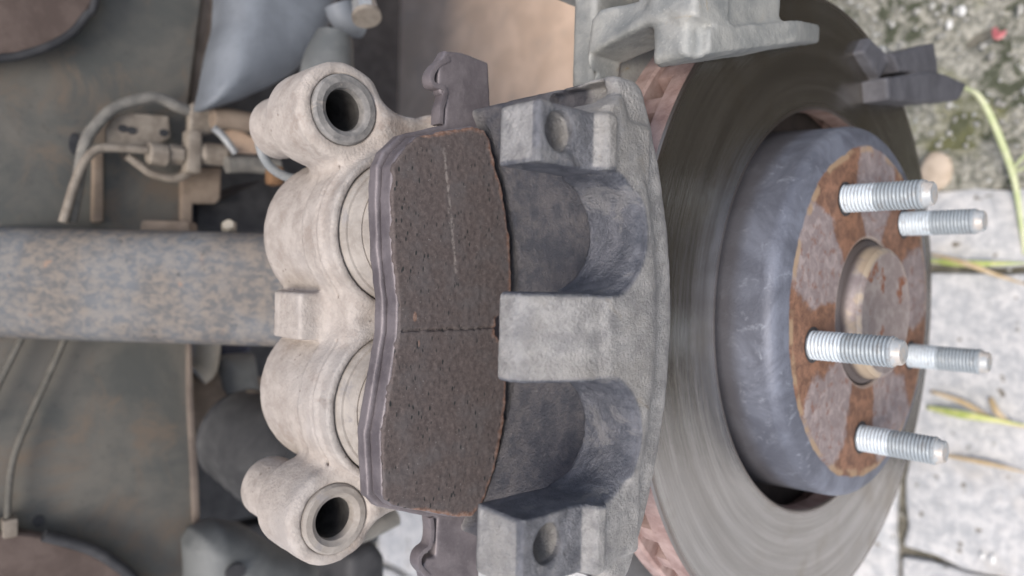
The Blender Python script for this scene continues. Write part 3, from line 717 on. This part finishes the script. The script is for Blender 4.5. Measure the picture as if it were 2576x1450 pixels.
# ================================================================== FRAME RAIL AND WHEEL WELL
WX = -.335
fr = empty('frame_rail', (WX, 0, .19)); tag(fr, 'dusty grey-green frame rail panel behind the strut', 'frame rail')
def P(pts, X): return [onX(u, v, X) for u, v in pts]
plate('panel', P([(-400, -300), (520, -300), (508, 0), (492, 120), (474, 260), (474, 425), (458, 430), (458, 600), (470, 760), (474, 900), (486, 1200), (497, 1500), (505, 1800), (-400, 1800)], WX), .03, 'wall', fr, .004)
fl = plate('lower_lip', P([(498, -300), (585, -300), (572, 20), (552, 130), (535, 265), (477, 265), (480, 130), (500, 0)], WX - .008), .02, 'flange', fr, .006)
plate('bottom_edge', P([(472, 860), (484, 860), (488, 1000), (500, 1200), (512, 1500), (520, 1800), (500, 1800), (494, 1500), (482, 1200), (472, 1000)], WX + .003), .03, 'edge', fr, .002)
plate('tab', P([(456, 425), (558, 420), (556, 500), (546, 512), (486, 512), (484, 575), (456, 575)], WX + .004), .008, 'flange', fr, .002)
plate('tab', P([(235, 380), (262, 380), (262, 560), (232, 560)], WX + .006), .006, 'flange', fr, .002)
for (u, v, r, q) in ((187, 362, .0032, 1.9), (98, 1311, .0032, 1.0)):
    c = onX(u, v, WX + .0003); V = [c + Vector((.0006, r * q * math.cos(a), r * math.sin(a) * .9)) for a in np.linspace(0, 2 * math.pi, 24, endpoint=False)]
    plate('drain_hole', V, .001, 'dark', fr, .0001, 1)
bp1 = plate('well_liner', P([(-400, -400), (262, -400), (240, 0), (205, 58), (165, 98), (110, 122), (60, 138), (0, 148), (-400, 160)], WX + .012), .012, 'brown', None, .003)
tag(bp1, 'brown felt liner panel with curved edge left of the grey arm', 'liner')
bp2 = plate('well_liner', P([(-400, 1310), (0, 1338), (80, 1345), (150, 1358), (230, 1388), (300, 1428), (360, 1475), (420, 1700), (-400, 1700)], WX + .012), .012, 'brown', None, .003)
tag(bp2, 'brown felt liner panel below the drain hole and thin pipes', 'liner')
tr = tube('liner_trim', P([(-300, 165), (0, 147), (70, 135), (130, 114), (180, 84), (215, 42), (240, 0), (262, -200)], WX + .013), .0022, 'dark'); tag(tr, 'thin black trim along the curved brown liner edge', 'trim')
tr = tube('liner_trim', P([(110, 1348), (150, 1358), (200, 1372), (250, 1392), (300, 1425), (330, 1450), (380, 1500)], WX + .013), .0032, 'dark'); tag(tr, 'short dark trim along the lower brown liner edge', 'trim')
# thin pipes lower left
pp = tube('thin_pipe', P([(175, 820), (160, 860), (120, 950), (70, 1060), (35, 1150), (22, 1230), (18, 1320)], WX + .008), .0018, 'pipe'); tag(pp, 'long thin pipe curving down the grey panel to a clip', 'pipe')
pp = tube('thin_pipe', P([(70, 820), (55, 850), (25, 910), (-10, 980), (-60, 1080)], WX + .008), .0018, 'pipe'); tag(pp, 'short thin pipe at the frame edge just below the strut', 'pipe')
cl = box('pipe_clip', onX(22, 1325, WX + .008), (.010, .010, .007), 'fitting', None, .0015); tag(cl, 'small pale pipe clip above the lower brown liner', 'clip')

# unseen arch shell, added above the wheel well to block sky and sun
V, F = [], []; prof = cr([(0, a, b) for a, b in [(.42, .10), (.40, .25), (.34, .42), (.20, .54), (-.02, .60), (-.20, .61), (-.40, .60), (-.60, .58)]], 6); xs = np.linspace(-.62, -.22, 10)
for x in xs:
    for p in prof: V.append((x, p.y, p.z))
k = len(prof)
for i in range(len(xs) - 1):
    for j in range(k - 1): F.append((i * k + j, i * k + j + 1, (i + 1) * k + j + 1, (i + 1) * k + j))
bm = bmesh.new(); vs = [bm.verts.new(v) for v in V]; [bm.faces.new([vs[i] for i in f]) for f in F]
bmesh.ops.solidify(bm, geom=bm.faces[:], thickness=.003)
link('arch_shade', fin(bm, 'arch_shade'), 'brown', bp1, False)
# sandy ground under the sill
sand = grid_sheet('sandy_ground', -2.6, -.22, .13, 2.2, 90, GZ + .010, .010, 'tan', .16); tag(sand, kind='structure')
hc = onZ(955, 152, GZ + .012)
pg = lathe('rubber_puck', [(0, 0), (0, .030), (.004, .034), (.012, .033), (.015, .028), (.015, 0)], 'dark', None, 32, ax=(0, 0, 1), org=hc, closed=False); tag(pg, 'dark round rubber puck lying on the sandy ground', 'puck')

# ================================================================== THINGS IN THE WHEEL WELL, TOP
AX = -.27
arm = blob('control_arm', ([(600, -200), (585, 40), (566, 115), (552, 190), (536, 262), (560, 262), (640, 236), (705, 208), (760, 176), (815, 128), (850, 66), (872, 0), (900, -200)]), AX, 46, 20, 'arm')
tag(arm, 'smooth blue-grey control arm beside the tan frame lip', 'control arm')
bo = empty('bolt', onX(916, 20, -.20)); tag(bo, 'zinc bolt head above the blue-grey arm', 'bolt')
ax_b = (CR @ Vector((.25, -1, .35)))
lathe('head', [(0, 0), (0, .0062), (.006, .0066), (.009, .006), (.0095, 0)], 'silver', bo, 6, ax=ax_b, org=onX(914, 2, -.20), closed=False)
lathe('washer', [(.009, .0), (.009, .0075), (.0115, .0075), (.0118, 0)], 'fitting', bo, 32, ax=ax_b, org=onX(914, 2, -.20), closed=False)
lg = tube('ball_joint_stem', P([(905, 60), (880, 55), (862, 40), (850, 10)], -.23), .008, 'arm', None, n=18); tag(lg, 'small grey knuckle end hanging under the zinc bolt', 'joint')
po = tube('steering_knuckle', P([(842, 90), (836, 120), (826, 165), (822, 230)], -.22), .0125, 'underarm', None, n=20, taper=lambda t: .75 + .5 * t); tag(po, 'grey knuckle post rising above the upper caliper ear', 'knuckle')

# brake hose and its fittings
HX = -.318
bh = empty('brake_hose', onX(430, 400, HX)); tag(bh, 'dusty brake hose with stepped coupling clamped to the frame', 'hose')
tube('hose_loop', P([(178, 560), (195, 470), (213, 365), (240, 318), (285, 275), (340, 254), (398, 247), (450, 270), (500, 287)], HX), .0031, 'hose', bh, seg=16, rib=.10)
tube('hard_line', P([(158, 560), (170, 520), (190, 455), (212, 408), (242, 378), (285, 372), (370, 378)], HX + .006), .0024, 'fitting', bh)
tube('return_line', P([(320, 392), (350, 415), (385, 438), (440, 449), (478, 432), (490, 415)], HX), .0024, 'fitting', bh)
for u0, u1, r in ((370, 422, .0064), (422, 462, .0056), (500, 572, .0066)):
    a, b = onX(u0, 386, HX + .004), onX(u1, 392, HX + .004); L = (b - a).length
    lathe('coupling', [(0, 0), (0, r * .8), (L * .12, r), (L * .88, r), (L, r * .8), (L, 0)], 'fitting', bh, 24 if r > .006 else 6, ax=b - a, org=a, closed=False)
box('coupling_flange', onX(482, 384, HX + .004), (.012, .025, .008), 'fitting', bh, .002)
hb = empty('hose_bracket', onX(345, 325, HX)); tag(hb, 'brown hose bracket plate with two holes under the hose loop', 'bracket')
plate('plate', P([(268, 365), (266, 325), (285, 292), (330, 284), (425, 292), (430, 345), (400, 366)], HX - .004), .004, 'fitting', hb, .0012)
for u, v in ((309, 324), (331, 329), (412, 335)):
    c = onX(u, v, HX - .0038); plate('bolt_hole', [c + Vector((.0006, .0022 * math.cos(a), .0026 * math.sin(a))) for a in np.linspace(0, 6.283, 16, endpoint=False)], .0012, 'dark', hb, .0002, 1)
plate('arm', P([(480, 262), (505, 250), (538, 256), (538, 336), (508, 342), (500, 332), (478, 335)], HX + .004), .008, 'fitting', hb, .002)
tl = tube('tie_rod', P([(535, 298), (590, 302), (680, 322)], -.30), .0062, 'flange'); tag(tl, 'dusty brown rod running to the upper caliper pin', 'rod')
tl = tube('tie_rod', P([(570, 415), (620, 414), (700, 420)], -.30), .0050, 'hose'); tag(tl, 'dark rod running level with the dusty coupling', 'rod')
hk = tube('spring_hook', P([(537, 322), (556, 338), (574, 360), (592, 385)], -.28), .0022, 'silver'); tag(hk, 'bright wire hook hanging from the hose bracket', 'hook')
tg = plate('stamped_tab', P([(560, 330), (598, 322), (650, 352), (655, 388), (600, 385), (575, 352)], -.32), .006, 'tan', None, .002); tag(tg, 'tan stamped tab behind the bright wire hook', 'tab')
ws = tube('sensor_wire', P([(668, 292), (654, 318), (651, 352), (662, 392), (684, 424), (722, 446), (760, 452)], -.185), .0021, 'white'); tag(ws, 'pale wire looping round the upper slider pin', 'wire')
ob = box('rust_clip', onX(690, 443, -.25), (.010, .011, .008), 'orange', None, .003); tag(ob, 'orange rusty clip behind the pale wire loop', 'clip')
dk = plate('rubber_block', P([(492, 512), (548, 500), (665, 450), (690, 470), (690, 590), (492, 575)], -.345), .05, 'dark', None, .006); tag(dk, 'black rubber block above the strut beside the frame tab', 'block')
nb = lathe('nut', [(0, 0), (0, .004), (.003, .0045), (.006, .003), (.0065, 0)], 'cream', None, 6, ax=(1, .5, .6), org=onX(578, 577, -.27), closed=False); tag(nb, 'small bright nut on the upper edge of strut', 'nut')

# ================================================================== THINGS IN THE WHEEL WELL, BOTTOM
cb = empty('driveshaft_boot', onX(660, 1120, -.30)); tag(cb, 'dark ribbed driveshaft boot left of the lower caliper pin', 'boot')
a, b = onX(590, 1085, -.31), onX(800, 1200, -.245); L = (b - a).length; pr = [(0, 0), (0, .022)]
for i in range(7):
    pr += [(L * (i + .25) / 7, .0284 + .0012 * i), (L * (i + .75) / 7, .0277 + .0012 * i)]
pr += [(L, .036), (L, 0)]
lathe('bellows', pr, 'bootdark', cb, 48, ax=b - a, org=a, closed=False)
lathe('clamp', [(-.004, .020), (-.004, .0245), (.004, .0245), (.004, .020)], 'dark', cb, 40, ax=b - a, org=a)
la = blob('lower_arm', ([(505, 1480), (500, 1400), (520, 1360), (580, 1335), (650, 1345), (730, 1395), (800, 1412), (900, 1385), (968, 1330), (990, 1360), (900, 1480), (900, 1600), (505, 1600)]), -.29, 50, 26, 'underarm'); tag(la, 'grey lower control arm under the lower caliper ear', 'control arm')
lb = plate('rubber_bush', P([(880, 1400), (945, 1362), (972, 1400), (975, 1560), (870, 1560)], -.24), .04, 'dark', None, .010, 4); tag(lb, 'black rubber bush at the end of lower arm', 'bush')
rd = tube('link_rod', P([(900, 1345), (940, 1328), (994, 1300)], -.20), .0052, 'hose'); tag(rd, 'grey rod end pointing at the pale ground beside lower ear', 'rod')
hl = plate('arm_hole', [onX(592, 1440, -.288) + Vector((.0006, .005 * math.cos(t), .006 * math.sin(t))) for t in np.linspace(0, 6.283, 18, endpoint=False)], .002, 'dark', la, .0002, 1)
cm = tube('crossmember', P([(440, 960), (520, 990), (600, 1040), (700, 1070)], -.40), .030, 'flange', None, n=24); tag(cm, 'brown dirty crossmember tube seen past the frame edge', 'crossmember')
wb = tube('washer_bottle_neck', P([(520, 850), (516, 890), (510, 925), (492, 940)], -.37), .0095, 'cream', None, n=18); tag(wb, 'cream plastic pipe neck below the strut', 'pipe')
nv = blob('engine_mount', ([(478, 935), (530, 905), (560, 870), (640, 860), (640, 905), (600, 960), (560, 975), (520, 965)]), -.385, 30, 12, 'navy'); tag(nv, 'dark navy bracket piece between cream pipe and crossmember', 'bracket')
gb = blob('shaft_housing', ([(570, 900), (660, 890), (680, 1010), (640, 1000), (600, 1025), (570, 985)]), -.36, 34, 20, 'underarm'); tag(gb, 'grey housing lump against the lower piston barrel', 'housing')
pt2 = tube('loose_pipe', P([(600, 1015), (625, 1002), (660, 1010)], -.30), .0052, 'fitting', None, n=16); tag(pt2, 'short tan pipe stub left of the lower piston barrel', 'pipe')
ub = link('underbody', raw('underbody', [(-1.9, -.34, .19), (-.43, -.34, .19), (-.43, 1.2, .19), (-1.9, 1.2, .19), (-1.9, -.34, .22), (-.43, -.34, .22), (-.43, 1.2, .22), (-1.9, 1.2, .22)], [(0, 1, 2, 3), (7, 6, 5, 4), (0, 4, 5, 1), (1, 5, 6, 2), (2, 6, 7, 3), (3, 7, 4, 0)]), 'dark', None, False)  # unseen car floor, added to keep the ground beneath dark
sf = box('backdrop', (-.66, .13, .02), (.10, .76, .34), 'dark', None, .01); sf2 = box('backdrop_arm', (-.66, -.285, .08), (.10, .06, .22), 'dark', sf, .01); tag(sf, 'black subframe added for the shade behind the frame rail edge', 'backdrop')  # dark boxes added as a backdrop where only black shade shows
tag(ub, 'unseen car underbody added to shade the ground below', 'underbody')

# ================================================================== SMALL THINGS ON THE GROUND
def gp(u, v, dz=0.): return onZ(u, v, GZ + dz)
pb = bmesh.new(); bmesh.ops.create_icosphere(pb, subdivisions=3, radius=.0135)
for v in pb.verts: v.co = Vector((v.co.x * .95, v.co.y * 1.25, v.co.z * .35)) * (1 + .06 * math.sin(v.co.x * 300) * math.cos(v.co.y * 210)) + gp(2356, 432, .006)
pbo = link('pebble', fin(pb, 'pebble'), 'pebble', None); tag(pbo, 'flat tan pebble beside the disc edge', 'pebble')
gs = empty('weed_stem', gp(2576, 620)); tag(gs, 'pale green weed stem leaning away from dark bracket end', 'weed')
tube('stalk', [gp(2428, 222, .040), gp(2460, 240, .042), gp(2490, 290, .036), gp(2520, 360, .026), gp(2545, 430, .012), gp(2560, 500, .006), gp(2578, 640, .0)], .0020, 'stem', gs, taper=lambda t: .8 + .5 * math.sin(3.1 * t))
tube('shoot', [gp(2545, 432, .012), gp(2565, 405, .018), gp(2600, 370, .024)], .0013, 'stem', gs)
tube('shoot', [gp(2545, 434, .012), gp(2572, 425, .014), gp(2610, 400, .018)], .0011, 'stem', gs)
def blade(pts, w, mat, name, label, cat='grass blade'):
    C = cr(pts, 8); V, F = [], []
    for i, p in enumerate(C):
        t = (C[min(i + 1, len(C) - 1)] - C[max(0, i - 1)]).normalized(); s = t.cross(Vector((0, 0, 1))).normalized()
        q = w * max(.12, math.sin(math.pi * min(1, .15 + .85 * i / (len(C) - 1))))
        V += [p - s * q, p + Vector((0, 0, -q * .5)), p + s * q]
    for i in range(len(C) - 1):
        for k in range(2): F.append((i * 3 + k, i * 3 + k + 1, i * 3 + k + 4, i * 3 + k + 3))
    o = link(name, raw(name, V, F), mat); tag(o, label, cat); md = o.modifiers.new('s', 'SOLIDIFY'); md.thickness = .0004; return o
blade([gp(2330, 655, .004), gp(2400, 662, .012), gp(2480, 664, .012), gp(2600, 662, .006)], .0024, 'grass', 'grass_blade', 'level green grass blade in the slab joint right of hub')
blade([gp(2340, 640, .006), gp(2420, 660, .014), gp(2500, 690, .012), gp(2600, 722, .006)], .0018, 'straw', 'grass_blade', 'dry straw blade crossing the level green blade')
blade([gp(2330, 1025, .004), gp(2400, 1040, .014), gp(2470, 1052, .016), gp(2600, 1075, .008)], .0030, 'grass', 'grass_blade', 'wide yellow-green grass blade right of the far lower stud')
blade([gp(2340, 985, .004), gp(2420, 1012, .010), gp(2500, 1055, .010), gp(2600, 1082, .004)], .0020, 'straw', 'grass_blade', 'dry straw blade lying across the yellow-green blade')
blade([gp(2490, 1000, .006), gp(2510, 1040, .010), gp(2545, 1065, .008)], .0024, 'straw', 'grass_blade', 'short curled dry blade tip on the paving')
blade([gp(2370, 1145, .003), gp(2450, 1160, .008), gp(2520, 1175, .008), gp(2600, 1195, .005)], .0016, 'straw', 'grass_blade', 'thin dry blade beyond the tip of lowest stud')
blade([gp(2500, 70, .010), gp(2508, 90, .014), gp(2522, 85, .012), gp(2530, 75, .010)], .0028, 'petal', 'petal', 'small pink petal on the mossy ground', 'petal')
for (u, v, s), lb_ in zip(((2497, 1408, .0030), (2470, 1398, .0022), (2388, 62, .0030), (2420, 28, .0035)), ('white chip of stone in the lowest slab joint', 'smaller white chip left of another in slab joint', 'pale stone chip on moss near the bracket end', 'pale stone chip at the top of the moss')):
    bm = bmesh.new(); bmesh.ops.create_icosphere(bm, subdivisions=2, radius=s)
    c = gp(u, v, s * .6)
    for q in bm.verts: q.co = Vector((q.co.x * .8, q.co.y * 1.3, q.co.z * .7)) * random.uniform(.85, 1.15) + c
    o = link('stone_chip', fin(bm, 'stone_chip'), 'chip', None, False); tag(o, lb_, 'stone chip')

# repeats of one kind share a group
for o in list(S.objects):
    if o.parent is None and o.get('label'):
        g = {'grass_blade': 'grass blades on the paving', 'stone_chip': 'pale stone chips on the ground', 'thin_pipe': 'thin pipes on the grey panel',
             'tie_rod': 'rods beside the brake hose', 'well_liner': 'brown felt liner panels', 'liner_trim': 'dark trims along the liners'}.get(o.name.split('.')[0])
        if g: o['group'] = g
